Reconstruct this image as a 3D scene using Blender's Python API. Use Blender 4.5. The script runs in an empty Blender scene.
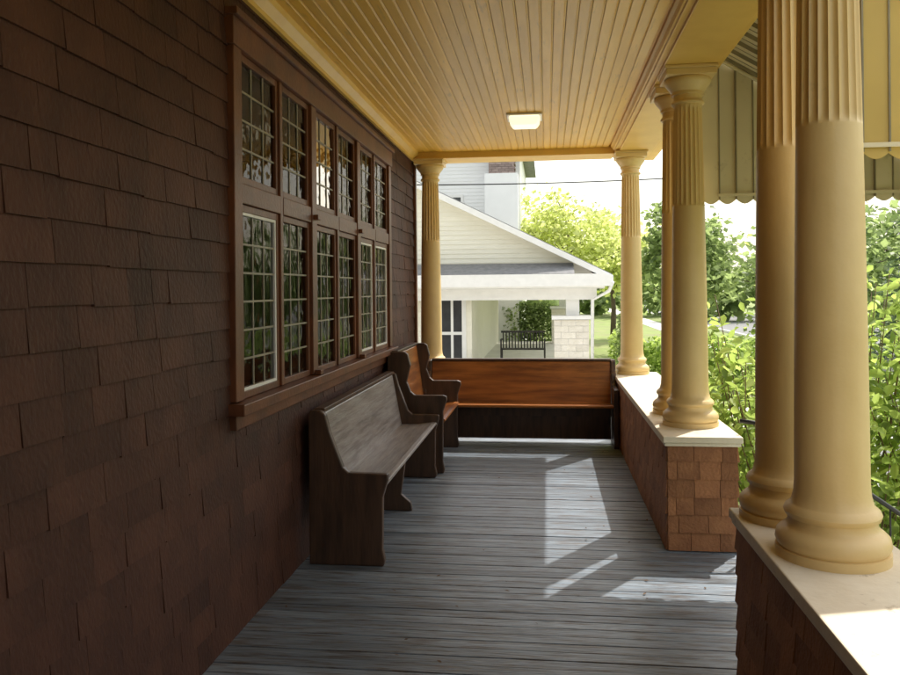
import bpy, math, random
import numpy as np
from mathutils import Vector, Matrix
random.seed(7); rng=np.random.default_rng(7)
scene=bpy.context.scene
COL=scene.collection

# ---------------------------------------------------------------- materials
def newmat(name):
    m=bpy.data.materials.new(name); m.use_nodes=True
    nt=m.node_tree
    for n in list(nt.nodes): nt.nodes.remove(n)
    out=nt.nodes.new('ShaderNodeOutputMaterial')
    return m,nt,out
def N(nt,t,**k):
    n=nt.nodes.new(t)
    for a,b in k.items(): setattr(n,a,b)
    return n
def mat(name,c1,c2=None,rough=.6,scale=6,stretch=(1,1,1),island=0.0,bump=.0,bscale=40,spec=.5,thr=(.35,.65),c3=None,thr3=(.6,.66),scale3=14,stretch3=None,trans=0.0,detail=3):
    m,nt,out=newmat(name); L=nt.links
    if c2 is None: c2=tuple(x*.8 for x in c1)
    tc=N(nt,'ShaderNodeTexCoord')
    mp=N(nt,'ShaderNodeMapping'); mp.inputs['Scale'].default_value=stretch
    L.new(tc.outputs['Object'],mp.inputs['Vector'])
    no=N(nt,'ShaderNodeTexNoise'); no.inputs['Scale'].default_value=scale; no.inputs['Detail'].default_value=detail; no.inputs['Roughness'].default_value=.6
    L.new(mp.outputs[0],no.inputs['Vector'])
    geo=N(nt,'ShaderNodeNewGeometry')
    if island>0:
        ad=N(nt,'ShaderNodeVectorMath',operation='ADD'); L.new(mp.outputs[0],ad.inputs[0])
        ml=N(nt,'ShaderNodeMath',operation='MULTIPLY'); ml.inputs[1].default_value=37.; L.new(geo.outputs['Random Per Island'],ml.inputs[0])
        L.new(ml.outputs[0],ad.inputs[1]); L.new(ad.outputs[0],no.inputs['Vector'])
    r=N(nt,'ShaderNodeValToRGB'); r.color_ramp.elements[0].position=thr[0]; r.color_ramp.elements[1].position=thr[1]
    r.color_ramp.elements[0].color=(*c1,1); r.color_ramp.elements[1].color=(*c2,1)
    L.new(no.outputs['Fac'],r.inputs[0]); col=r.outputs[0]
    if c3 is not None:
        mp3=N(nt,'ShaderNodeMapping'); mp3.inputs['Scale'].default_value=stretch3 or stretch; L.new(tc.outputs['Object'],mp3.inputs['Vector'])
        n3=N(nt,'ShaderNodeTexNoise'); n3.inputs['Scale'].default_value=scale3; n3.inputs['Detail'].default_value=6; n3.inputs['Roughness'].default_value=.7
        L.new(mp3.outputs[0],n3.inputs['Vector'])
        r3=N(nt,'ShaderNodeMapRange'); r3.inputs[1].default_value=thr3[0]; r3.inputs[2].default_value=thr3[1]; L.new(n3.outputs['Fac'],r3.inputs[0])
        mx=N(nt,'ShaderNodeMixRGB'); L.new(r3.outputs[0],mx.inputs[0]); L.new(col,mx.inputs[1]); mx.inputs[2].default_value=(*c3,1); col=mx.outputs[0]
    if island>0:
        mr=N(nt,'ShaderNodeMapRange'); mr.inputs[3].default_value=1-island; mr.inputs[4].default_value=1+island; L.new(geo.outputs['Random Per Island'],mr.inputs[0])
        mx=N(nt,'ShaderNodeVectorMath',operation='SCALE'); L.new(col,mx.inputs[0]); L.new(mr.outputs[0],mx.inputs['Scale']); col=mx.outputs[0]
    b=N(nt,'ShaderNodeBsdfPrincipled'); b.inputs['Roughness'].default_value=rough; b.inputs['Specular IOR Level'].default_value=spec
    L.new(col,b.inputs['Base Color'])
    if bump>0:
        nb=N(nt,'ShaderNodeTexNoise'); nb.inputs['Scale'].default_value=bscale; nb.inputs['Detail'].default_value=2
        L.new(mp.outputs[0],nb.inputs['Vector'])
        bp=N(nt,'ShaderNodeBump'); bp.inputs['Strength'].default_value=bump; bp.inputs['Distance'].default_value=.01
        L.new(nb.outputs['Fac'],bp.inputs['Height']); L.new(bp.outputs[0],b.inputs['Normal'])
    sh=b.outputs[0]
    if trans>0:
        t=N(nt,'ShaderNodeBsdfTranslucent'); L.new(col,t.inputs['Color'])
        ms=N(nt,'ShaderNodeMixShader'); ms.inputs[0].default_value=trans; L.new(sh,ms.inputs[1]); L.new(t.outputs[0],ms.inputs[2]); sh=ms.outputs[0]
    L.new(sh,out.inputs['Surface'])
    return m
def leafmat(name,c1,c2,tr=.5):
    m,nt,out=newmat(name); L=nt.links
    geo=N(nt,'ShaderNodeNewGeometry'); mx=N(nt,'ShaderNodeMixRGB'); L.new(geo.outputs['Random Per Island'],mx.inputs[0])
    mx.inputs[1].default_value=(*[x*1.25 for x in c1],1); mx.inputs[2].default_value=(*[x*.65 for x in c2],1)
    d=N(nt,'ShaderNodeBsdfPrincipled'); d.inputs['Roughness'].default_value=.42; d.inputs['Specular IOR Level'].default_value=.4
    t=N(nt,'ShaderNodeBsdfTranslucent'); L.new(mx.outputs[0],d.inputs['Base Color']); L.new(mx.outputs[0],t.inputs[0])
    ms=N(nt,'ShaderNodeMixShader'); ms.inputs[0].default_value=tr; L.new(d.outputs[0],ms.inputs[1]); L.new(t.outputs[0],ms.inputs[2]); L.new(ms.outputs[0],out.inputs['Surface'])
    return m

M={}
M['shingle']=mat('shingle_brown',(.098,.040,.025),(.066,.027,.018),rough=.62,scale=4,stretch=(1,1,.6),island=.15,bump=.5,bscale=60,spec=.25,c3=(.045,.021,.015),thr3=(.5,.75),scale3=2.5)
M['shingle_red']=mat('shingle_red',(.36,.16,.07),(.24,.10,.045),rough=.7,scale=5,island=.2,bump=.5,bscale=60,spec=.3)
M['casing']=mat('casing_redbrown',(.18,.062,.024),(.115,.04,.017),rough=.45,scale=4,stretch=(2,1,1),bump=.2,bscale=50)
M['ceil']=mat('yellow_beadboard',(.92,.545,.085),(.82,.465,.065),rough=.36,scale=3,stretch=(3,.5,1),island=.08,bump=.15,bscale=20,c3=(.5,.30,.06),thr3=(.58,.75),scale3=5,stretch3=(6,.6,1))
M['trim']=mat('yellow_trim',(.87,.555,.14),(.79,.48,.11),rough=.42,scale=3,bump=.1)
M['column']=mat('column_paint',(.82,.61,.29),(.75,.545,.245),rough=.42,scale=2.5,bump=.12,bscale=30,c3=(.5,.38,.2),thr3=(.66,.85),scale3=7)
M['cap']=mat('cap_paint',(.84,.76,.60),(.75,.66,.50),rough=.6,scale=5,bump=.2,c3=(.42,.33,.22),thr3=(.6,.72),scale3=12)
M['floor']=mat('porch_floor_paint',(.26,.315,.38),(.165,.205,.25),rough=.34,scale=3,stretch=(.4,6,1),island=.28,bump=.45,bscale=14,c3=(.11,.092,.08),thr3=(.46,.64),scale3=4,stretch3=(1.0,9,1))
M['found']=mat('foundation_stone',(.3,.27,.24),(.2,.18,.16),rough=.9,scale=4,bump=.4)
M['pew_dark']=mat('pew_dark_wood',(.10,.055,.032),(.05,.028,.018),rough=.45,scale=3,stretch=(6,6,.8),bump=.15,bscale=12)
M['pew_grey']=mat('pew_weathered_wood',(.28,.24,.225),(.17,.145,.135),rough=.38,scale=3,stretch=(9,.7,9),bump=.2,bscale=12,c3=(.36,.34,.33),thr3=(.45,.7),scale3=4)
M['pew_orange']=mat('pew_varnished_oak',(.46,.17,.042),(.22,.075,.022),rough=.3,scale=2.2,stretch=(9,.7,9),bump=.12,bscale=10,c3=(.11,.04,.016),thr3=(.52,.75),scale3=1.2,stretch3=(9,.8,5))
M['white']=mat('white_paint',(.88,.87,.85),(.83,.82,.80),rough=.5)
M['siding']=mat('cream_siding',(.90,.865,.75),(.87,.83,.71),rough=.6,scale=2,island=.02)
M['siding_w']=mat('white_siding',(.90,.90,.89),(.87,.87,.86),rough=.6,scale=2,island=.02)
M['roof']=mat('asphalt_shingle_roof',(.25,.25,.25),(.18,.18,.185),rough=.9,scale=8,bump=.4)
M['brick_cream']=mat('painted_block',(.84,.79,.70),(.75,.70,.60),rough=.8,island=.08,bump=.4)
M['brick_dark']=mat('chimney_brick',(.36,.28,.25),(.28,.21,.19),rough=.9,island=.2,bump=.4)
M['awning']=mat('awning_metal',(.78,.70,.50),(.70,.62,.43),rough=.5,scale=2,island=.10,c3=(.45,.38,.25),thr3=(.58,.78),scale3=6,trans=.05)
M['awning_y']=mat('awning_panel',(.93,.77,.33),(.86,.70,.28),rough=.5,scale=2,island=.08,trans=.6)
M['awning_rib']=mat('awning_seam',(.30,.26,.17),(.22,.19,.12),rough=.6)
M['grass']=mat('grass',(.18,.24,.06),(.24,.29,.09),rough=.95,scale=1.5,bump=.6,bscale=30,c3=(.22,.21,.11),thr3=(.5,.7),scale3=.6)
M['asphalt']=mat('asphalt',(.22,.22,.22),(.18,.18,.18),rough=.9,scale=3)
M['concrete']=mat('concrete',(.72,.70,.66),(.63,.61,.57),rough=.85,scale=2,bump=.2)
M['metal']=mat('dark_iron',(.03,.03,.03),(.05,.045,.04),rough=.5)
M['lead']=mat('window_came',(.34,.30,.22),(.25,.22,.17),rough=.5)
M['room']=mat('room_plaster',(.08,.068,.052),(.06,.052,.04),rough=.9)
M['curtain']=mat('curtain',(.35,.33,.28),(.25,.23,.2),rough=.9,scale=3,stretch=(1,12,.3))
M['bark']=mat('bark',(.14,.105,.075),(.08,.06,.042),rough=.95,scale=6,stretch=(3,3,.6),bump=.6)
M['twig']=mat('twig',(.24,.16,.10),(.15,.10,.06),rough=.8)
M['deadleaf']=mat('dead_leaf',(.18,.10,.05),(.10,.06,.03),rough=.8,island=.4)
M['wire']=mat('wire_rubber',(.02,.02,.02))
M['dark']=mat('darkglass',(.06,.065,.07),rough=.1)
M['leaf_bush']=leafmat('leaf_bright',(.50,.62,.16),(.28,.42,.08),.6)
M['leaf_yel']=leafmat('leaf_yellowgreen',(.72,.78,.30),(.68,.74,.25),.6)
M['leaf_mid']=leafmat('leaf_mid',(.38,.47,.18),(.23,.33,.11),.58)
M['leaf_dark']=leafmat('leaf_dark',(.10,.15,.065),(.06,.10,.045),.4)
m,nt,out=newmat('window_glass')
fr=N(nt,'ShaderNodeFresnel'); fr.inputs[0].default_value=1.45
tr=N(nt,'ShaderNodeBsdfTransparent'); tr.inputs[0].default_value=(.7,.7,.66,1)
gl=N(nt,'ShaderNodeBsdfGlossy'); gl.inputs['Roughness'].default_value=.06; gl.inputs['Color'].default_value=(.52,.50,.48,1)
no=N(nt,'ShaderNodeTexNoise'); no.inputs['Scale'].default_value=6
tc=N(nt,'ShaderNodeTexCoord'); nt.links.new(tc.outputs['Object'],no.inputs['Vector'])
bp=N(nt,'ShaderNodeBump'); bp.inputs['Strength'].default_value=.4; bp.inputs['Distance'].default_value=.03; nt.links.new(no.outputs['Fac'],bp.inputs['Height'])
nt.links.new(bp.outputs[0],gl.inputs['Normal'])
ms=N(nt,'ShaderNodeMixShader'); nt.links.new(fr.outputs[0],ms.inputs[0]); nt.links.new(tr.outputs[0],ms.inputs[1]); nt.links.new(gl.outputs[0],ms.inputs[2]); nt.links.new(ms.outputs[0],out.inputs['Surface'])
M['glass']=m
m,nt,out=newmat('lamp_glass')
b=N(nt,'ShaderNodeBsdfPrincipled'); b.inputs['Base Color'].default_value=(.85,.8,.65,1); b.inputs['Roughness'].default_value=.3
b.inputs['Emission Color'].default_value=(1,.87,.6,1); b.inputs['Emission Strength'].default_value=1.1
nt.links.new(b.outputs[0],out.inputs['Surface']); M['lamp']=m

# ---------------------------------------------------------------- mesh builder
class MB:
    def __init__(s): s.v=[]; s.f=[]
    def add(s,vs,fs):
        o=len(s.v); s.v+= [tuple(p) for p in vs]; s.f+=[tuple(i+o for i in f) for f in fs]
    def box(s,x0,x1,y0,y1,z0,z1):
        s.add([(x0,y0,z0),(x1,y0,z0),(x1,y1,z0),(x0,y1,z0),(x0,y0,z1),(x1,y0,z1),(x1,y1,z1),(x0,y1,z1)],
              [(0,3,2,1),(4,5,6,7),(0,1,5,4),(1,2,6,5),(2,3,7,6),(3,0,4,7)])
    def prism(s,poly,ax,a,b):
        def P(p,t):
            return {'x':(t,p[0],p[1]),'y':(p[0],t,p[1]),'z':(p[0],p[1],t)}[ax]
        n=len(poly)
        s.add([P(p,a) for p in poly]+[P(p,b) for p in poly],
              [tuple(range(n))[::-1],tuple(range(n,2*n))]+[(i,(i+1)%n,n+(i+1)%n,n+i) for i in range(n)])
    def tube(s,pts,r,seg=8,r2=None):
        pts=[Vector(p) for p in pts]; n=len(pts); r2=r if r2 is None else r2
        vs=[];fs=[]
        for i,p in enumerate(pts):
            d=(pts[min(i+1,n-1)]-pts[max(i-1,0)]).normalized()
            u=d.orthogonal().normalized() if i==0 else (pu-d*pu.dot(d)).normalized()
            pu=u; w=d.cross(u); rr=r+(r2-r)*i/(n-1)
            for k in range(seg):
                a=2*math.pi*k/seg; vs.append(p+u*math.cos(a)*rr+w*math.sin(a)*rr)
        for i in range(n-1):
            for k in range(seg):
                fs.append((i*seg+k,i*seg+(k+1)%seg,(i+1)*seg+(k+1)%seg,(i+1)*seg+k))
        fs.append(tuple(range(seg))[::-1]); fs.append(tuple((n-1)*seg+k for k in range(seg)))
        s.add(vs,fs)
    def obj(s,name,m,parent=None,bevel=0,smooth=False,loc=None):
        me=bpy.data.meshes.new(name); me.from_pydata(s.v,[],s.f); me.update()
        import bmesh
        bm=bmesh.new(); bm.from_mesh(me); bmesh.ops.recalc_face_normals(bm,faces=bm.faces); bm.to_mesh(me); bm.free()
        o=bpy.data.objects.new(name,me); COL.objects.link(o); me.materials.append(M[m])
        if smooth:
            for p in me.polygons: p.use_smooth=True
        if bevel>0:
            bv=o.modifiers.new('b','BEVEL'); bv.width=bevel; bv.segments=2; bv.limit_method='ANGLE'
        if parent: o.parent=parent
        if loc: o.location=loc
        return o
def empty(name,loc=(0,0,0)):
    e=bpy.data.objects.new(name,None); COL.objects.link(e); e.location=loc; return e

def shingles(mb,axis,const,n,a0,a1,z0,z1,expo=.13,wmin=.13,wmax=.34,hole=None,th=.014):
    rows=int(math.ceil((z1-z0)/expo))
    for r in range(rows):
        zb=z0+r*expo; zt=min(zb+expo,z1)
        segs=[(a0,a1)]
        if hole and zt>hole[2]+.02 and zb<hole[3]-.02: segs=[(a0,hole[0]),(hole[1],a1)]
        for (s0,s1) in segs:
            a=s0-random.random()*wmin
            while a<s1-.02:
                w=random.uniform(wmin,wmax); b0=max(a,s0); b1=min(a+w-.003,s1); a+=w
                if b1-b0<.02: continue
                j=random.uniform(-.004,.004); jt=random.uniform(-.002,.003)
                zz=zb+j if r>0 else zb
                o=th+jt; it=.003
                c=const
                vs=[]
                for (aa,z,off) in [(b0,zz,0),(b1,zz,0),(b1,zt+.006,0),(b0,zt+.006,0),(b0,zz,o),(b1,zz,o),(b1,zt+.006,it),(b0,zt+.006,it)]:
                    vs.append((c+n*off,aa,z) if axis=='y' else (aa,c+n*off,z))
                mb.add(vs,[(4,5,6,7),(0,1,5,4),(1,2,6,5),(2,3,7,6),(3,0,4,7)])

# ---------------------------------------------------------------- house + wall
WX=-1.46; Y0,Y1=-2.0,8.72; GZ=-0.9
WY0,WY1,WZ0,WZ1=3.53,7.27,1.03,2.87
house=empty('shingled_house')
mb=MB()
oy0,oy1,oz0,oz1=WY0+.09,WY1-.09,WZ0+.08,WZ1-.1
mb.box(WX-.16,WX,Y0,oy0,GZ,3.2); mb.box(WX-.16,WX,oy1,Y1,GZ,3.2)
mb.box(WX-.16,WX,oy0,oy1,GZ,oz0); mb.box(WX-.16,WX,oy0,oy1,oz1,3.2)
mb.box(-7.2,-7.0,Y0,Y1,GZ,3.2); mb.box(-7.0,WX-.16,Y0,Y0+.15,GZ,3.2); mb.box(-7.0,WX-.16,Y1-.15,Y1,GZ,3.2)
mb.box(WX,1.2,Y0-.16,Y0,GZ,3.2)  # unseen end wall behind the camera, added to darken the near porch
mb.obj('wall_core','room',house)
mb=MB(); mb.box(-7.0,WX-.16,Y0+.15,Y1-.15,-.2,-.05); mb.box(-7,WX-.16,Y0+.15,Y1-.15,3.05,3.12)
mb.obj('room_floor_ceiling','room',house)
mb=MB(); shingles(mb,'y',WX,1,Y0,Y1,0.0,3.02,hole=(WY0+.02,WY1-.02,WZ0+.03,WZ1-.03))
shingles(mb,'x',Y0,1,WX+.02,1.2,0.0,3.02)  # shingle face of the end wall added for shade
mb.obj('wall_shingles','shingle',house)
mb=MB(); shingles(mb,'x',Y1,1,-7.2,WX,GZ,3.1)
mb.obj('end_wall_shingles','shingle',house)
mb=MB(); mb.box(WX-.02,WX+.035,Y1-.02,Y1+.05,0.0,3.02); mb.obj('corner_board','casing',house,.004)
mb=MB(); mb.box(-7.6,1.13,Y0-.3,9.6,3.22,3.42); mb.prism([(-7.6,3.424),(1.13,3.424),(-3,6.2)],'y',Y0-.3,9.6)
mb.box(1.13,1.25,5.72,9.6,3.22,3.40)
mb.obj('roof','roof',house)
mb=MB(); mb.box(-7.6,1.25,Y1+.28,9.58,3.14,3.215); mb.obj('overhang_soffit','trim',house)

# windows
mb=MB()
x0,x1=WX-.05,WX+.04
mb.box(x0,x1,WY0,WY0+.10,WZ0+.06,WZ1-.13); mb.box(x0,x1,WY1-.10,WY1,WZ0+.06,WZ1-.13)
mb.box(x0,x1+.008,WY0-.02,WY1+.02,WZ1-.13,WZ1)
mb.box(WX,x1+.03,WY0-.03,WY1+.03,WZ1+.001,WZ1+.035)
TR0,TR1=2.02,2.115
pitch=(oy1-oy0)/6
ys=[oy0+i*pitch for i in range(7)]
def hws(i): return .012 if i in (0,6) else (.05 if i%2==0 else .022)
for i in range(1,6):
    mb.box(x0,x1-(.0 if i%2==0 else .008),ys[i]-hws(i),ys[i]+hws(i),WZ0+.06,WZ1-.13)
for i in range(6):
    mb.box(x0,x1-.006,ys[i]+hws(i),ys[i+1]-hws(i+1),TR0,TR1)
mb.obj('window_casing','casing',house,.004)
mb=MB(); mb.box(x0,x1+.05,WY0-.03,WY1+.03,WZ0,WZ0+.055); mb.box(WX,x1,WY0,WY1,WZ0-.07,WZ0-.002)
mb.obj('window_sill','casing',house,.005)
mb=MB()
for i in (2,4):
    y=ys[i]; mb.box(x1+.001,x1+.03,y-.03,y+.03,TR0+.02,TR0+.05); mb.box(x1+.001,x1+.04,y-.03,y+.03,WZ0+.056,WZ0+.085)
mb.obj('sash_stops','casing',house,.003)
fr_red=MB(); fr_wh=MB(); cames=MB(); glass=MB()
GX=WX+.004
for i in range(6):
    a=ys[i]+hws(i); b=ys[i+1]-hws(i+1)
    for row,(z0,z1,nv) in enumerate([(WZ0+.057,TR0-.002,6),(TR1+.002,WZ1-.132,4)]):
        F=fr_red
        w=.035; fx0,fx1=GX-.03,GX+.016
        F.box(fx0,fx1,a+.002,a+w,z0,z1); F.box(fx0,fx1,b-w,b-.002,z0,z1); F.box(fx0,fx1,a+w,b-w,z0,z0+w); F.box(fx0,fx1,a+w,b-w,z1-w,z1)
        ga,gb,gz0,gz1=a+w,b-w,z0+w,z1-w
        if row==0 and i in (0,4,5):
            t=.016
            fr_wh.box(GX-.02,GX+.012,ga,ga+t,gz0,gz1); fr_wh.box(GX-.02,GX+.012,gb-t,gb,gz0,gz1)
            fr_wh.box(GX-.02,GX+.012,ga+t,gb-t,gz0,gz0+t); fr_wh.box(GX-.02,GX+.012,ga+t,gb-t,gz1-t,gz1)
            ga+=t; gb-=t; gz0+=t; gz1-=t
        glass.add([(GX,ga,gz0),(GX,gb,gz0),(GX,gb,gz1),(GX,ga,gz1)],[(0,1,2,3)])
        for k in range(1,3):
            y=ga+(gb-ga)*k/3; cames.box(GX-.004,GX+.005,y-.005,y+.005,gz0,gz1)
        for k in range(1,nv):
            z=gz0+(gz1-gz0)*k/nv; cames.box(GX-.0035,GX+.0055,ga,gb,z-.005,z+.005)
fr_red.obj('sash_frames','casing',house,.003); fr_wh.obj('inner_sash_frames','white',house,.002)
cames.obj('leaded_cames','lead',house); glass.obj('window_glass','glass',house)
mb=MB()
for (a,b) in [(6.15,6.6),(6.85,7.2)]:
    k=24; vs=[];fs=[]
    for j in range(k+1):
        y=a+(b-a)*j/k; x=WX-.28+.025*math.sin(j*1.9)
        vs+=[(x,y,.9),(x,y,2.9)]
        if j: fs.append((2*j-2,2*j,2*j+1,2*j-1))
    mb.add(vs,fs)
mb.obj('curtains','curtain',house,smooth=True)

# ---------------------------------------------------------------- porch floor
mb=MB(); y=Y0; bw=.083
while y<8.80:
    zt=random.uniform(-.003,.001)
    mb.box(WX+.001,1.16+random.uniform(-.008,.008),y,y+bw-random.uniform(.003,.007),-.03,zt); y+=bw
mb.obj('porch_floor','floor',None,.002)
mb=MB(); mb.box(WX+.002,1.10,Y0+.02,8.76,GZ-.1,-.034); mb.obj('porch_foundation','found')
# ---------------------------------------------------------------- ceiling
ceil=empty('porch_ceiling')
mb=MB(); x=WX+.08; w=.068
while x<.66:
    x2=min(x+w,.70); a=x+.0012
    mb.prism([(a,3.12),(a,3.1005),(a+.003,3.098),(x2-.012,3.098),(x2-.0095,3.1005),(x2-.007,3.0985),(x2-.0012,3.1005),(x2-.0012,3.12)],'y',Y0,8.62)
    x=x2
mb.obj('beadboards','ceil',ceil)
mb=MB(); mb.box(WX,1.13,Y0,8.7,3.123,3.2); mb.obj('ceiling_deck','trim',ceil)
mb=MB(); mb.prism([(WX+.001,3.012),(WX+.03,3.012),(WX+.035,3.035),(WX+.075,3.07),(WX+.085,3.097),(WX+.085,3.122),(WX+.001,3.122)],'y',Y0,8.62)
mb.obj('crown_moulding','trim',ceil)
beam=empty('porch_beam')
mb=MB(); mb.box(.72,1.14,Y0,8.98,3.05,3.21); mb.box(.76,1.10,Y0,8.97,3.032,3.049)
mb.box(WX,.72,8.62,8.98,3.03,3.21)
mb.obj('beam_box','trim',beam,.004)
mb=MB(); mb.prism([(.719,3.122),(.719,3.062),(.705,3.062),(.695,3.085),(.68,3.1),(.68,3.122)],'y',Y0,8.62); mb.obj('beam_moulding','trim',beam)
mb=MB(); mb.box(1.142,1.25,5.72,9.58,3.10,3.215); mb.obj('outer_fascia','trim',beam)
# ---------------------------------------------------------------- ceiling light
lamp=empty('ceiling_light',(-.18,6.95,3.098))
mb=MB(); mb.box(-.15,.15,-.15,.15,-.018,-.001); mb.obj('mount_plate','white',lamp,.004)
mb=MB()
vs=[];s1,s2=.13,.10
for (s,z) in [(s1,-.019),(s1,-.05),(s2,-.095)]:
    vs+=[(-s,-s,z),(s,-s,z),(s,s,z),(-s,s,z)]
fs=[(i*4+k,i*4+(k+1)%4,i*4+4+(k+1)%4,i*4+4+k) for i in range(2) for k in range(4)]+[(8,9,10,11),(3,2,1,0)]
mb.add(vs,fs); mb.obj('glass_shade','lamp',lamp,.012)
# ---------------------------------------------------------------- columns
def column_mesh(zb=.70,zt=3.03):
    prof=[]
    R0,R1=.116,.090
    b=[(0,.178),(.03,.178),(.032,.169),(.04,.174),(.055,.179),(.078,.174),(.092,.16),(.097,.152),(.102,.145),(.115,.139),(.13,.139),(.135,.146),(.15,.151),(.163,.146),(.172,.135),(.178,.128),(.21,.1195),(.25,.1165)]
    for z,r in b: prof.append((zb+z,r,0))
    H0=zb+.25; H1=2.80
    def R(z):
        t=(z-H0)/(H1-H0); return R0-(R0-R1)*(t**1.4)
    zf=2.13
    for k in range(10):
        zz=H0+(zf-H0)*(k+1)/10; prof.append((zz,R(zz),0))
    for d,f in [(.004,.0),(.015,.5),(.03,.85),(.05,1)]: prof.append((zf+d,R(zf+d),f))
    for k in range(1,6):
        zz=zf+.05+(H1-.06-zf-.05)*k/5; prof.append((zz,R(zz),1))
    prof+= [(H1-.03,R1,.8),(H1-.015,R1,0),(H1,R1,0)]
    k=zt-H1
    for z,r in [(.0,.102),(.012,.106),(.022,.102),(.024,.092),(.06,.093),(.062,.103),(.075,.106),(.08,.104),(.10,.117),(.13,.140),(.15,.150),(.165,.148),(.17,.143)]:
        prof.append((H1+z*k/.23,r,0))
    seg=160; vs=[];fs=[]
    for z,r,f in prof:
        for s in range(seg):
            a=2*math.pi*s/seg
            rr=r-.0105*f*abs(math.sin(a*10))**.7 if f else r
            vs.append((rr*math.cos(a),rr*math.sin(a),z))
    for i in range(len(prof)-1):
        for s in range(seg):
            fs.append((i*seg+s,i*seg+(s+1)%seg,(i+1)*seg+(s+1)%seg,(i+1)*seg+s))
    fs.append(tuple(range(seg))[::-1]); fs.append(tuple((len(prof)-1)*seg+s for s in range(seg)))
    me=bpy.data.meshes.new('column'); me.from_pydata(vs,[],fs); me.materials.append(M['column'])
    for p in me.polygons: p.use_smooth=len(p.vertices)==4
    me.set_sharp_from_angle(angle=math.radians(38)) if hasattr(me,'set_sharp_from_angle') else None
    ab=MB(); t=H1+.17*k/.23
    ab.box(-.158,.158,-.158,.158,t,zt-.02); ab.box(-.168,.168,-.168,.168,zt-.0195,zt)
    return me,ab
cme,ab=column_mesh()
for (x,y) in [(.94,2.81),(.925,3.26),(.93,5.42),(.93,5.92),(.885,8.62),(-1.27,8.74),(.95,.35),(.95,-.1)]:
    e=empty('porch_column',(x,y,0))
    o=bpy.data.objects.new('shaft',cme); COL.objects.link(o); o.parent=e
    ab.obj('abacus','column',e,.003)
# ---------------------------------------------------------------- parapets
def parapet(y0,y1,xa=.72,xb=1.13):
    p=empty('parapet_wall')
    mb=MB(); mb.box(xa,xb,y0,y1,.004,.655); mb.obj('core','shingle_red',p)
    mb=MB()
    shingles(mb,'y',xa,-1,y0-.002,y1,.006,.65,expo=.108,wmin=.10,wmax=.2)
    shingles(mb,'y',xb,1,y0,y1,.006,.65,expo=.108,wmin=.10,wmax=.2)
    shingles(mb,'x',y0,-1,xa,xb,.006,.65,expo=.108,wmin=.10,wmax=.19)
    shingles(mb,'x',y1,1,xa,xb,.006,.65,expo=.108,wmin=.10,wmax=.19)
    mb.obj('shingles','shingle_red',p)
    mb=MB(); mb.box(xa-.03,xb+.03,y0-.035,y1+.03,.662,.70); mb.box(xa-.02,xb+.02,y0-.025,y1+.02,.64,.661)
    mb.obj('cap','cap',p,.005)
parapet(Y0+.06,3.36,.76,1.16); parapet(5.0,8.76)
p=empty('column_pier'); mb=MB(); mb.box(WX+.03,-1.06,8.66,8.98,.004,.655); mb.obj('core','shingle_red',p)
mb=MB(); mb.box(WX+.02,-1.03,8.58,8.99,.66,.70); mb.obj('cap','cap',p,.004)
st=empty('porch_steps')
for i in range(5):
    mb=MB(); z=-.18*(i+1); mb.box(1.175+.28*i,1.175+.28*(i+1)+.02,3.45,4.92,GZ-.05,z); mb.obj('step',('concrete'),st,.008)
hr=empty('handrail')
mb=MB(); yy=5.1
mb.tube([(1.17,yy,.78),(1.32,yy,.76),(2.4,yy,.02),(2.55,yy,-.02)],.014); mb.tube([(1.3,yy,.77),(1.3,yy,-.05)],.012); mb.tube([(2.4,yy,.02),(2.4,yy,GZ)],.012)
for k in range(1,6):
    t=k/6; x=1.32+1.08*t; z=.76-.74*t; mb.tube([(x,yy,z),(x,yy,z-.8)],.006)
mb.tube([(1.32,yy,.0),(2.4,yy,-.76)],.008)
mb.obj('rail','metal',hr,smooth=True)
# ---------------------------------------------------------------- awning
aw=empty('metal_awning')
AX0,AX1,AZ0,AZ1=1.145,2.85,3.15,2.12; AY0,AY1=3.66,5.55
sl=(AZ1-AZ0)/(AX1-AX0)
def zs(x): return AZ0+sl*(x-AX0)
mb=MB(); y=AY0; i=0; rb=MB()
while y<AY1-.01:
    o=.0 if i%2 else .025; w=.115 if i%2==0 else .06
    mb.prism([(AX0,zs(AX0)+o),(AX1,zs(AX1)+o),(AX1,zs(AX1)+o+.006),(AX0,zs(AX0)+o+.006)],'y',y,min(y+w,AY1))
    if i: rb.prism([(AX0,zs(AX0)-.004),(AX1,zs(AX1)-.004),(AX1,zs(AX1)+.030),(AX0,zs(AX0)+.030)],'y',y-.003,y-.0005)
    y+=w; i+=1
mb.obj('roof_slats','awning',aw); rb.obj('slat_seams','awning_rib',aw)
def flap(yc,m,zb,xs):
    mb=MB(); rb=MB(); x=xs; i=0
    top=lambda x: min(zs(x)+.02,3.028 if x<1.146 else 9)
    while x<AX1-.12:
        w=.11; o=.014*(i%2)
        xe=min(x+w,AX1); pts=[(xe,top(xe)),(x,top(x))]
        k=6
        for j in range(k+1):
            t=j/k; pts.append((x+(xe-x)*t, zb-.03*math.sin(math.pi*t)))
        mb.prism(pts,'y',yc+o,yc+o+.004); x=xe; i+=1
        rb.box(x-.004,x+.004,yc-.006,yc+.022,zb+.003,max(top(x)-.005,zb+.01))
    mb.obj('side_panel',m,aw); rb.obj('panel_seams','awning_rib',aw)
    mb=MB(); mb.box(AX0,AX1-.1,yc-.016,yc-.010,zb+.02,zb+.04); mb.tube([(AX0,yc-.02,zs(AX0)-.02),(AX1,yc-.02,zs(AX1)-.02)],.012); mb.obj('side_rail','awning',aw)
flap(AY1,'awning',2.19,1.045); flap(AY0,'awning_y',2.18,AX0)  # far panel extended behind the column to block a stray sun streak
mb=MB(); y=AY0; i=0
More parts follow.
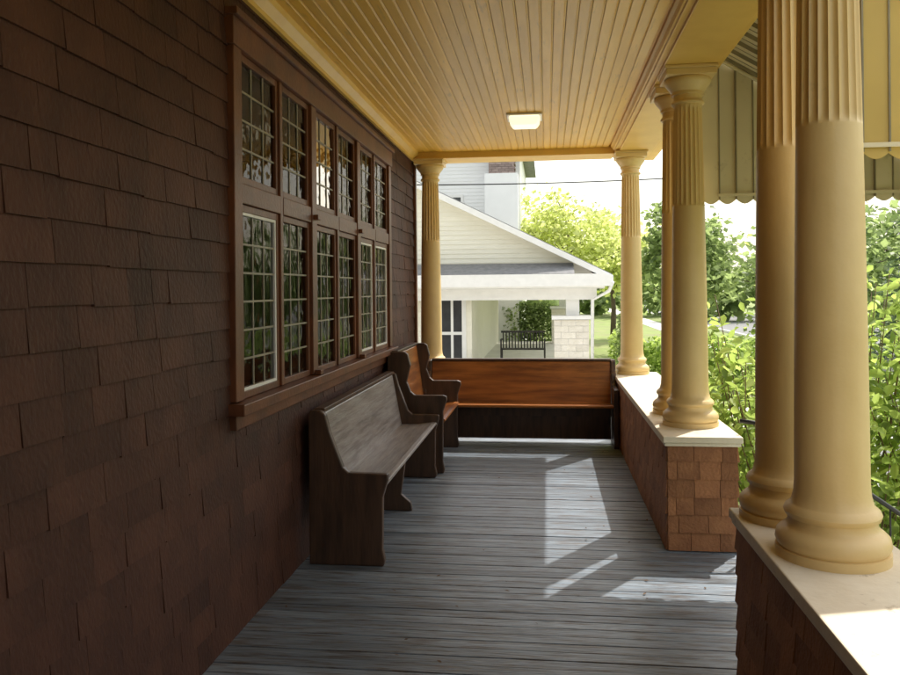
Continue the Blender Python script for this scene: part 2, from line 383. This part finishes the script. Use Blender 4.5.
while y<AY1-.02:
    ye=min(y+.125,AY1); pts=[(ye,2.14),(y,2.14)]+[(y+(ye-y)*j/6,1.98-.035*math.sin(math.pi*j/6)) for j in range(7)]
    mb.prism(pts,'x',AX1+.012*(i%2),AX1+.012*(i%2)+.004); y=ye; i+=1
mb.obj('front_valance','awning',aw)
# ---------------------------------------------------------------- pews
def endpanel(mb,th,depth,hb,ha,t0,armroll=True):
    pts=[(0,0),(depth-.03,0),(depth-.02,.03),(depth-.035,.10),(depth-.03,ha-.14)]
    if armroll: pts+=[(depth-.01,ha-.08),(depth+.005,ha-.04),(depth,ha-.01),(depth-.03,ha)]
    else: pts+=[(depth,ha-.04),(depth,ha-.005)]
    pts+=[(.24,ha+.0),(.205,ha+.03),(.17,ha+.12),(t0+.045,hb-.12),(t0+.02,hb-.02),(t0-.01,hb),(0.01,hb),(0,hb-.02)]
    mb.prism(pts,'y',0,th)
def pew(name,L,depth=.47,hb=.92,ha=.54,wood='pew_grey',endm='pew_dark',t0=.08,seat=.45,rot=0,loc=(0,0,0),roll=False,mid=True,lower=False):
    e=empty(name,loc); e.rotation_euler=(0,0,rot)
    for k,yy in enumerate((0,L-.05)):
        mb=MB(); endpanel(mb,.05,depth,hb,ha,t0,roll); o=mb.obj('end_panel_%d'%(k+1),endm,e,.008); o.location=(0,yy,0)
    mb=MB(); a,b=.052,L-.052
    mb.prism([(.135,seat-.035),(depth-.03,seat-.015),(depth-.015,seat),(depth-.02,seat+.015),(depth-.05,seat+.018),(.3,seat+.0),(.135,seat-.004)],'y',a,b)
    mb.obj('seat',wood,e,.004)
    mb=MB(); mb.prism([(.135,seat-.04),(.158,seat-.04),(.075,hb-.03),(.06,hb-.005),(.03,hb-.005),(.03,hb-.03)],'y',a,b)
    mb.obj('backrest',wood,e,.005)
    mb=MB(); mb.prism([(.02,hb-.03),(.02,hb+.008),(.085,hb+.008),(.085,hb-.012),(.075,hb-.022)],'y',a-.001,b+.001); mb.obj('top_rail',endm,e,.004)
    mb=MB(); mb.box(.16,.18,a,b,seat-.14,seat-.042)
    if lower: mb.box(.10,.12,a,b,.035,seat-.05)
    mb.obj('apron',endm,e)
    if mid:
        mb=MB(); mb.prism([(.12,0),(depth-.06,0),(depth-.07,.06),(depth-.14,.12),(depth-.10,seat-.04),(.12,seat-.06)],'y',L*.52,L*.52+.045); mb.obj('center_leg',endm,e,.006)
    return e
pew('church_pew',2.25,hb=.90,loc=(-1.395,4.55,0),seat=.46)
pew('church_pew',1.2,depth=.52,hb=1.06,ha=.68,wood='pew_orange',endm='pew_dark',loc=(-1.40,6.92,0),seat=.45,roll=True,mid=False,t0=.16)
pew('church_pew',1.98,depth=.50,hb=.86,ha=.60,wood='pew_orange',endm='pew_dark',loc=(-1.28,8.56,0),seat=.42,rot=-math.pi/2,roll=True,lower=True,mid=False)

# ---------------------------------------------------------------- ground
mb=MB(); mb.box(-400,400,-400,400,GZ-.3,GZ); mb.obj('ground','grass')
mb=MB(); mb.box(2.5,6.6,3.7,4.7,GZ+.0,GZ+.02); mb.box(6.6,8.0,-150,150,GZ+.0,GZ+.024); mb.obj('sidewalk','concrete')
mb=MB(); mb.box(10.0,18.5,-200,200,GZ-.02,GZ+.008); mb.obj('street','asphalt')
mb=MB(); mb.box(9.85,10.0,-200,200,GZ-.02,GZ+.12); mb.box(18.5,18.65,-200,200,GZ-.02,GZ+.12); mb.obj('kerb','concrete')
mb=MB(); mb.box(-30,6.58,10.0,17.5,GZ-.0,GZ+.016); mb.obj('driveway','concrete')  # wide pale concrete added between the houses to bounce light

# ---------------------------------------------------------------- neighbour house
nb=empty('neighbour_bungalow')
NY=18.6
def clap(mb,xl,xr,z0,z1,y,rake=None,e=.11):
    z=z0
    while z<z1-.01:
        zt=min(z+e,z1); b=xr if rake is None else min(xr,rake(z)); t=xr if rake is None else min(xr,rake(zt))
        if t>xl: mb.add([(xl,y-.018,z),(b,y-.018,z),(t,y-.003,zt),(xl,y-.003,zt),(xl,y,z),(b,y,z)],[(0,1,2,3),(0,4,5,1)])
        z=zt
mb=MB(); clap(mb,-9.0,-1.75,-.9,1.62,NY)
rk=lambda z:-2.55+(3.80-z)/.497
clap(mb,-9.0,.95,2.0,6.4,NY,lambda z:min(.95,rk(z)))
mb.obj('siding','siding',nb)
mb=MB(); mb.box(-9,-1.75,NY+.001,29,-.9,1.6); mb.prism([(-9,1.9),(1.1,1.9),(.95,2.05),(-8.0,6.45),(-9,6.45)],'y',NY+.001,29); mb.obj('house_body','siding',nb)
mb=MB()
mb.prism([(1.45,1.86),(1.45,1.93),(-8.0,6.63),(-8.0,6.56)],'y',NY-.4,29); mb.obj('roof_slope','roof',nb)
mb=MB(); mb.prism([(1.45,1.80),(1.45,1.857),(-8.0,6.557),(-8.0,6.50)],'y',NY-.4,29); mb.obj('soffit','white',nb)
mb=MB(); mb.prism([(1.47,1.76),(1.47,1.90),(-8.0,6.60),(-8.0,6.44)],'y',NY-.46,NY-.402); mb.obj('rake_board','white',nb)
mb=MB(); mb.prism([(NY-.9,1.94),(NY-.02,2.2),(NY-.02,1.92),(NY-.9,1.90)],'x',-9,.6); mb.obj('skirt_roof','roof',nb)
mb=MB(); mb.box(-9,1.3,NY-.95,NY-.90,1.66,1.93); mb.box(-9,1.25,NY-.9,NY-.03,1.62,1.68); mb.box(-1.7,1.3,NY-.02,29,1.60,1.66); mb.box(1.3,1.4,NY-.95,29,1.66,1.90)
mb.box(-9,1.1,NY-.5,NY-.25,1.36,1.615)
mb.obj('fascia','white',nb)
mb=MB(); mb.box(-1.75,1.0,NY-.55,29,-.9,-.28); mb.obj('porch_deck','concrete',nb)
def blockpier(px0,px1,py0,py1,z0,z1):
    mb=MB(); z=z0;r=0
    while z<z1-.02:
        zt=min(z+.14,z1)
        xx=px0-(.0 if r%2 else .16)
        while xx<px1-.01:
            a=max(xx,px0); b=min(xx+.32-.01,px1)
            if b-a>.03: mb.box(a,b,py0,py1,z,zt-.01)
            xx+=.32
        z=zt; r+=1
    mb.obj('block_pier','brick_cream',nb)
    mb=MB(); mb.box(px0+.01,px1-.01,py0+.01,py1-.01,z0,z1-.01); mb.obj('pier_core','concrete',nb)
    mb=MB(); mb.box(px0-.05,px1+.05,py0-.05,py1+.05,z1,z1+.08); mb.obj('pier_cap','white',nb)
blockpier(.15,.92,NY-.6,NY+.1,-.9,.92); blockpier(.15,.92,27.9,28.6,-.9,.92)
mb=MB(); mb.box(.42,.72,NY-.4,NY-.1,1.0,1.36); mb.box(.42,.72,28.1,28.4,1.0,1.6); mb.obj('posts','white',nb,.01)
mb=MB(); mb.box(-1.72,.15,NY-.42,NY-.30,-.28,.02); mb.obj('low_wall','brick_cream',nb)
mb=MB(); mb.tube([(1.42,NY-.9,1.75),(1.35,NY-.8,1.55),(1.0,NY-.6,1.35),(.97,NY-.62,-.85)],.04); mb.obj('downspout','white',nb,smooth=True)
mb=MB(); mb.box(-2.55,-2.45,NY-.03,NY-.005,-.28,1.5); mb.box(-1.98,-1.88,NY-.03,NY-.005,-.28,1.5); mb.box(-2.45,-1.98,NY-.03,NY-.005,1.38,1.5)
mb.box(-2.24,-2.18,NY-.028,NY-.006,-.2,1.38); mb.box(-2.45,-1.98,NY-.027,NY-.0055,.55,.62)
mb.obj('door_trim','white',nb)
mb=MB(); mb.box(-2.45,-1.98,NY-.022,NY-.019,-.28,1.38); mb.obj('door_glass','dark',nb)
tw=empty('white_house')
mb=MB(); clap(mb,-12,-1.0,-.9,7.2,31,None,.14); mb.obj('siding','siding_w',tw)
mb=MB(); mb.box(-12,-1.0,31.001,40,-.9,7.2); mb.obj('body','siding_w',tw)
mb=MB(); mb.prism([(-12.5,7.2),(-.5,7.2),(-6.5,10.5)],'y',30.6,40.4); mb.obj('roof','roof',tw)
mb=MB(); mb.box(-4.3,-3.3,30.97,30.975,3.5,5.2); mb.obj('window','dark',tw)
mb=MB(); mb.box(-4.4,-3.2,30.94,30.965,3.4,3.5);mb.box(-4.4,-3.2,30.94,30.965,5.2,5.32);mb.box(-4.4,-4.3,30.94,30.965,3.5,5.2);mb.box(-3.3,-3.2,30.94,30.965,3.5,5.2); mb.obj('window_trim','white',tw)
mb=MB(); mb.box(-2.3,-1.05,30.1,30.95,-.9,5.98); mb.obj('chimney_chase','siding_w',tw)
ch=MB(); z=5.98;r=0
while z<7.6:
    for k in range(5):
        a=-2.15+.25*k-(.12 if r%2 else 0); ch.box(max(a,-2.15),min(a+.24,-1.2),30.15,30.85,z,z+.075)
    z+=.085; r+=1
ch.obj('chimney_top','brick_dark',tw)
be=empty('slatted_bench',(-1.15,NY+1.0,-.28))
mb=MB()
for k in range(14): mb.box(.04+k*.075,.07+k*.075,.40,.43,.42,.80)
mb.box(0,1.1,.39,.44,.80,.85); mb.box(0,1.1,.395,.435,.38,.42)
for k in range(5): mb.box(0,1.1,.02+k*.075,.075+k*.075,.40,.425)
for x in (0,1.06): mb.box(x,x+.04,.0,.04,0,.62); mb.box(x,x+.04,.40,.44,0,.38); mb.box(x,x+.04,-.02,.44,.62,.66)
mb.obj('slats','metal',be)

# ---------------------------------------------------------------- foliage
def leaves(name,C,size,m,parent=None,up=.5,near=False,aspect=.55):
    n=len(C); C=np.asarray(C)
    nr=rng.normal(size=(n,3)); nr[:,2]=np.abs(nr[:,2])*1.0+up; nr/=np.linalg.norm(nr,axis=1)[:,None]
    t=rng.normal(size=(n,3)); t[:,2]-=.5; t-=nr*(t*nr).sum(1)[:,None]; t/=np.linalg.norm(t,axis=1)[:,None]
    w=np.cross(nr,t); s=(size*rng.uniform(.6,1.25,n))[:,None]
    if near:
        A=C; B=C+t*s*.3+w*s*aspect*.45+nr*s*.08; D=C+t*s*.68+w*s*aspect*.36+nr*s*.06; E=C+t*s-nr*s*.1; F=C+t*s*.68-w*s*aspect*.36+nr*s*.06; G=C+t*s*.3-w*s*aspect*.45+nr*s*.08
        V=np.stack([A,B,D,E,F,G],1).reshape(-1,3); idx=np.arange(n)[:,None]*6
        F1=np.concatenate([idx+np.array([0,1,2,3]),idx+np.array([0,3,4,5])])
    else:
        A=C; B=C+t*s*.5+w*s*aspect*.5; D=C+t*s-nr*s*.12; E=C+t*s*.5-w*s*aspect*.5
        V=np.stack([A,B,D,E],1).reshape(-1,3); idx=np.arange(n)[:,None]*4
        F1=idx+np.array([0,1,2,3])
    me=bpy.data.meshes.new(name); me.vertices.add(len(V)); me.vertices.foreach_set('co',V.astype(np.float32).ravel())
    F1=F1.astype(np.int32); me.loops.add(F1.size); me.loops.foreach_set('vertex_index',F1.ravel())
    me.polygons.add(len(F1)); me.polygons.foreach_set('loop_start',np.arange(0,F1.size,4,dtype=np.int32)); me.polygons.foreach_set('loop_total',np.full(len(F1),4,np.int32))
    me.update(calc_edges=True); me.validate()
    me.materials.append(M[m]); o=bpy.data.objects.new(name,me); COL.objects.link(o)
    if parent: o.parent=parent
    return o
def clumps(c,R,nc,nl,spread=.22,hollow=.5):
    c=np.array(c);R=np.array(R)
    d=rng.normal(size=(nc,3)); d/=np.linalg.norm(d,axis=1)[:,None]
    rr=(hollow+(1-hollow)*rng.random(nc))[:,None]*rng.uniform(.75,1.08,(nc,1))
    cc=c+d*rr*R
    sz=rng.uniform(.6,1.3,(nc,1,1))
    P=cc[:,None,:]+rng.normal(size=(nc,nl,3))*(R*spread)*sz*np.array([1,1,.75])
    return cc,P.reshape(-1,3)
def tree(name,x,y,h,R,leafm,nc=90,nl=70,size=.28,trunk=.22,base=GZ,low=.35):
    e=empty(name,(x,y,base))
    cz=h*(1+low)/2; Rz=h*(1-low)/2
    cc,P=clumps((0,0,cz),(R,R,Rz),nc,nl,spread=.16)
    P=P[P[:,2]>.3]
    leaves('foliage',P,size,leafm,e,aspect=.7)
    mb=MB(); mb.tube([(0,0,-.1),(.05,.03,h*.25),(-.05,.05,h*.5),(0,0,h*.85)],trunk,10,trunk*.2)
    for k in range(0,nc,3):
        p=Vector(cc[k]); z=max(.2*h,min(p.z-.15*h,.75*h)); mb.tube([(0,0,z),Vector((p.x*.5,p.y*.5,(z+p.z)/2+.1)),p],trunk*.25,5,trunk*.04)
    mb.obj('trunk','bark',e,smooth=True)
tree('maple_tree',.9,33,6.6,2.6,'leaf_yel',80,70,.24,.16)
tree('maple_tree',3.2,40,6.2,2.4,'leaf_yel',60,55,.30,.16)
tree('oak_tree',5.0,31,5.9,1.9,'leaf_mid',70,60,.27,.22,low=.2)
tree('oak_tree',8.4,27,5.0,2.6,'leaf_mid',80,70,.26,.25,low=.15)
tree('oak_tree',13.5,30,6.4,3.6,'leaf_mid',90,55,.36,.25,low=.15)
tree('oak_tree',22,26,8,4.5,'leaf_mid',80,40,.5,.3,low=.15)
tree('oak_tree',23,8,8,4.5,'leaf_mid',70,40,.5,.3,low=.15)
def conifer(name,x,y,h,R,leafm,n=9000,size=.16,tiers=True):
    e=empty(name,(x,y,GZ)); u=rng.random(n)**.8; z=.08*h+u*.9*h; r=R*(1-(z/h))*(1+ (.25*np.sin(z*7)) if tiers else 1)+.04
    a=rng.random(n)*6.283; br=.78+.22*np.sin(a*7+np.floor(z*2.2)*2.1); rad=r*np.sqrt(rng.uniform(.15,1,n))*br
    P=np.stack([rad*np.cos(a),rad*np.sin(a),z-rad*.25],1); leaves('foliage',P,size,leafm,e,up=.2,aspect=.3)
    mb=MB(); mb.tube([(0,0,-.1),(0,0,h*.95)],.12,8,.02); mb.obj('trunk','bark',e)
conifer('spruce_tree',6.3,13.0,5.6,2.3,'leaf_dark',12000,.2)
conifer('arborvitae_shrub',1.75,18.2,2.5,.42,'leaf_mid',3500,.12,False)
def hedge(name,x0,x1,y0,y1,h,m,n,size):
    P=np.stack([rng.uniform(x0,x1,n),rng.uniform(y0,y1,n),GZ+h*rng.uniform(.02,1,n)**.7],1); P[:,2]+=.12*np.sin(P[:,0]*3)*np.cos(P[:,1]*2)
    leaves(name,P,size,m)
hedge('hedge',-1.6,.3,30.0,30.8,2.0,'leaf_mid',3500,.17)
hedge('hedge',1.6,5.6,20,21.2,1.3,'leaf_bush',5000,.16)
hedge('hedge',2.4,3.3,-2.5,1.9,2.8,'leaf_dark',6000,.14)  # unseen hedge added beside the near parapet to cut light on the porch
C=[]
for k in range(46):
    a=-.9+2.65*k/45+random.uniform(-.02,.02); d=random.uniform(60,78); cx,cy=math.sin(a)*d,math.cos(a)*d
    _,P=clumps((cx,cy,GZ+2.6),(4.2,4.2,random.uniform(2.2,3.6)),20,34,hollow=.3); C.append(P)
leaves('distant_trees',np.concatenate(C),.95,'leaf_mid',aspect=.8)
def bush(name,cx,cy,R,h,nst,nl,size,m,xmin=None):
    e=empty(name,(cx,cy,GZ)); mb=MB(); C=[]
    for k in range(nst):
        a=random.uniform(0,6.283); rr=R*math.sqrt(random.random()); ht=h*random.uniform(.55,1.0)*(1-.25*(rr/R)**2)
        tip=Vector((math.cos(a)*rr,math.sin(a)*rr,ht)); b=Vector((tip.x*.25,tip.y*.25,0)); mid=Vector((tip.x*.75,tip.y*.75,ht*.55))
        if xmin is not None and tip.x+cx<xmin: tip.x=xmin-cx+random.random()*.3; mid.x=max(mid.x,xmin-cx)
        pts=[b,(b+mid)/2,mid,(mid+tip)/2,tip]
        mb.tube(pts,.011,5,.003)
        for j in range(nl):
            t=random.uniform(.12,1.02)**.8*4; i=min(int(t),3); p=pts[i].lerp(pts[i+1],t-i)
            s=.07+.05*random.random()
            C.append((p.x+random.gauss(0,s),p.y+random.gauss(0,s),p.z+random.gauss(0,s*.8)))
    C=np.array(C)
    if xmin is not None: C=C[C[:,0]+cx>xmin-.1]
    leaves('foliage',C,size,m,e,near=True)
    mb.obj('stems','twig',e,smooth=True)
bush('leafy_shrub',2.35,7.1,1.15,2.9,55,60,.115,'leaf_bush',1.35)
bush('leafy_shrub',3.3,6.0,1.1,2.9,45,55,.12,'leaf_bush')
bush('leafy_shrub',2.1,5.95,.45,2.0,20,55,.11,'leaf_bush',1.5)
bush('leafy_shrub',2.6,9.2,1.1,2.3,40,50,.12,'leaf_bush',1.4)
bush('leafy_shrub',4.8,5.2,.9,1.9,30,50,.11,'leaf_bush')
C=np.stack([rng.uniform(-1.4,1.0,50),rng.uniform(1.8,8.2,50),np.full(50,.006)],1); leaves('leaf_litter',C,.025,'deadleaf',up=6)
up=empty('utility_pole',(9.3,17,GZ)); mb=MB(); mb.tube([(0,0,0),(0,0,8.5)],.14,10,.1); mb.box(-.9,.9,-.06,.06,7.6,7.75); mb.obj('pole','bark',up)
mb=MB(); pts=[]
for k in range(25):
    t=k/24; pts.append((-9+18.3*t,16.6+.4*t,4.1+.12*t-.35*math.sin(math.pi*t)))
mb.tube(pts,.013,5); mb.obj('power_line','wire')

# ---------------------------------------------------------------- light
sd=Vector((.41,.62,1)).normalized()
elev=math.asin(sd.z); az=math.atan2(sd.x,sd.y)
w=bpy.data.worlds.new('World'); scene.world=w; w.use_nodes=True
nt=w.node_tree; bg=nt.nodes['Background']; sky=nt.nodes.new('ShaderNodeTexSky'); sky.sky_type='NISHITA'; sky.sun_disc=False
sky.sun_elevation=elev; sky.sun_rotation=az; sky.air_density=1.3; sky.dust_density=4; sky.ozone_density=1
# even haze tint added to the sky colour, whitening it and lifting ambient light
hz=nt.nodes.new('ShaderNodeMixRGB'); hz.blend_type='ADD'; hz.inputs[0].default_value=1; hz.inputs[2].default_value=(6.4,6.2,5.6,1)
nt.links.new(sky.outputs[0],hz.inputs[1]); nt.links.new(hz.outputs[0],bg.inputs[0]); bg.inputs[1].default_value=.15
l=bpy.data.lights.new('sun','SUN'); l.energy=5; l.angle=math.radians(.5); l.color=(1,.96,.88)
lo=bpy.data.objects.new('sun',l); COL.objects.link(lo); lo.rotation_euler=sd.to_track_quat('Z','Y').to_euler()
# ---------------------------------------------------------------- camera
cam=bpy.data.cameras.new('camera'); co=bpy.data.objects.new('camera',cam); COL.objects.link(co)
cam.lens=32; cam.sensor_width=36; cam.shift_y=-.0528; cam.clip_end=1000; cam.clip_start=.05
a=math.atan(97/800)
co.matrix_world=Matrix.Translation((0,0,1.6))@Matrix.Rotation(a,4,'Z')@Matrix.Rotation(math.pi/2,4,'X')@Matrix.Rotation(math.radians(-.5),4,'Z')
scene.camera=co
scene.view_settings.view_transform='Standard'; scene.view_settings.look='None'; scene.view_settings.exposure=0
print('ok')
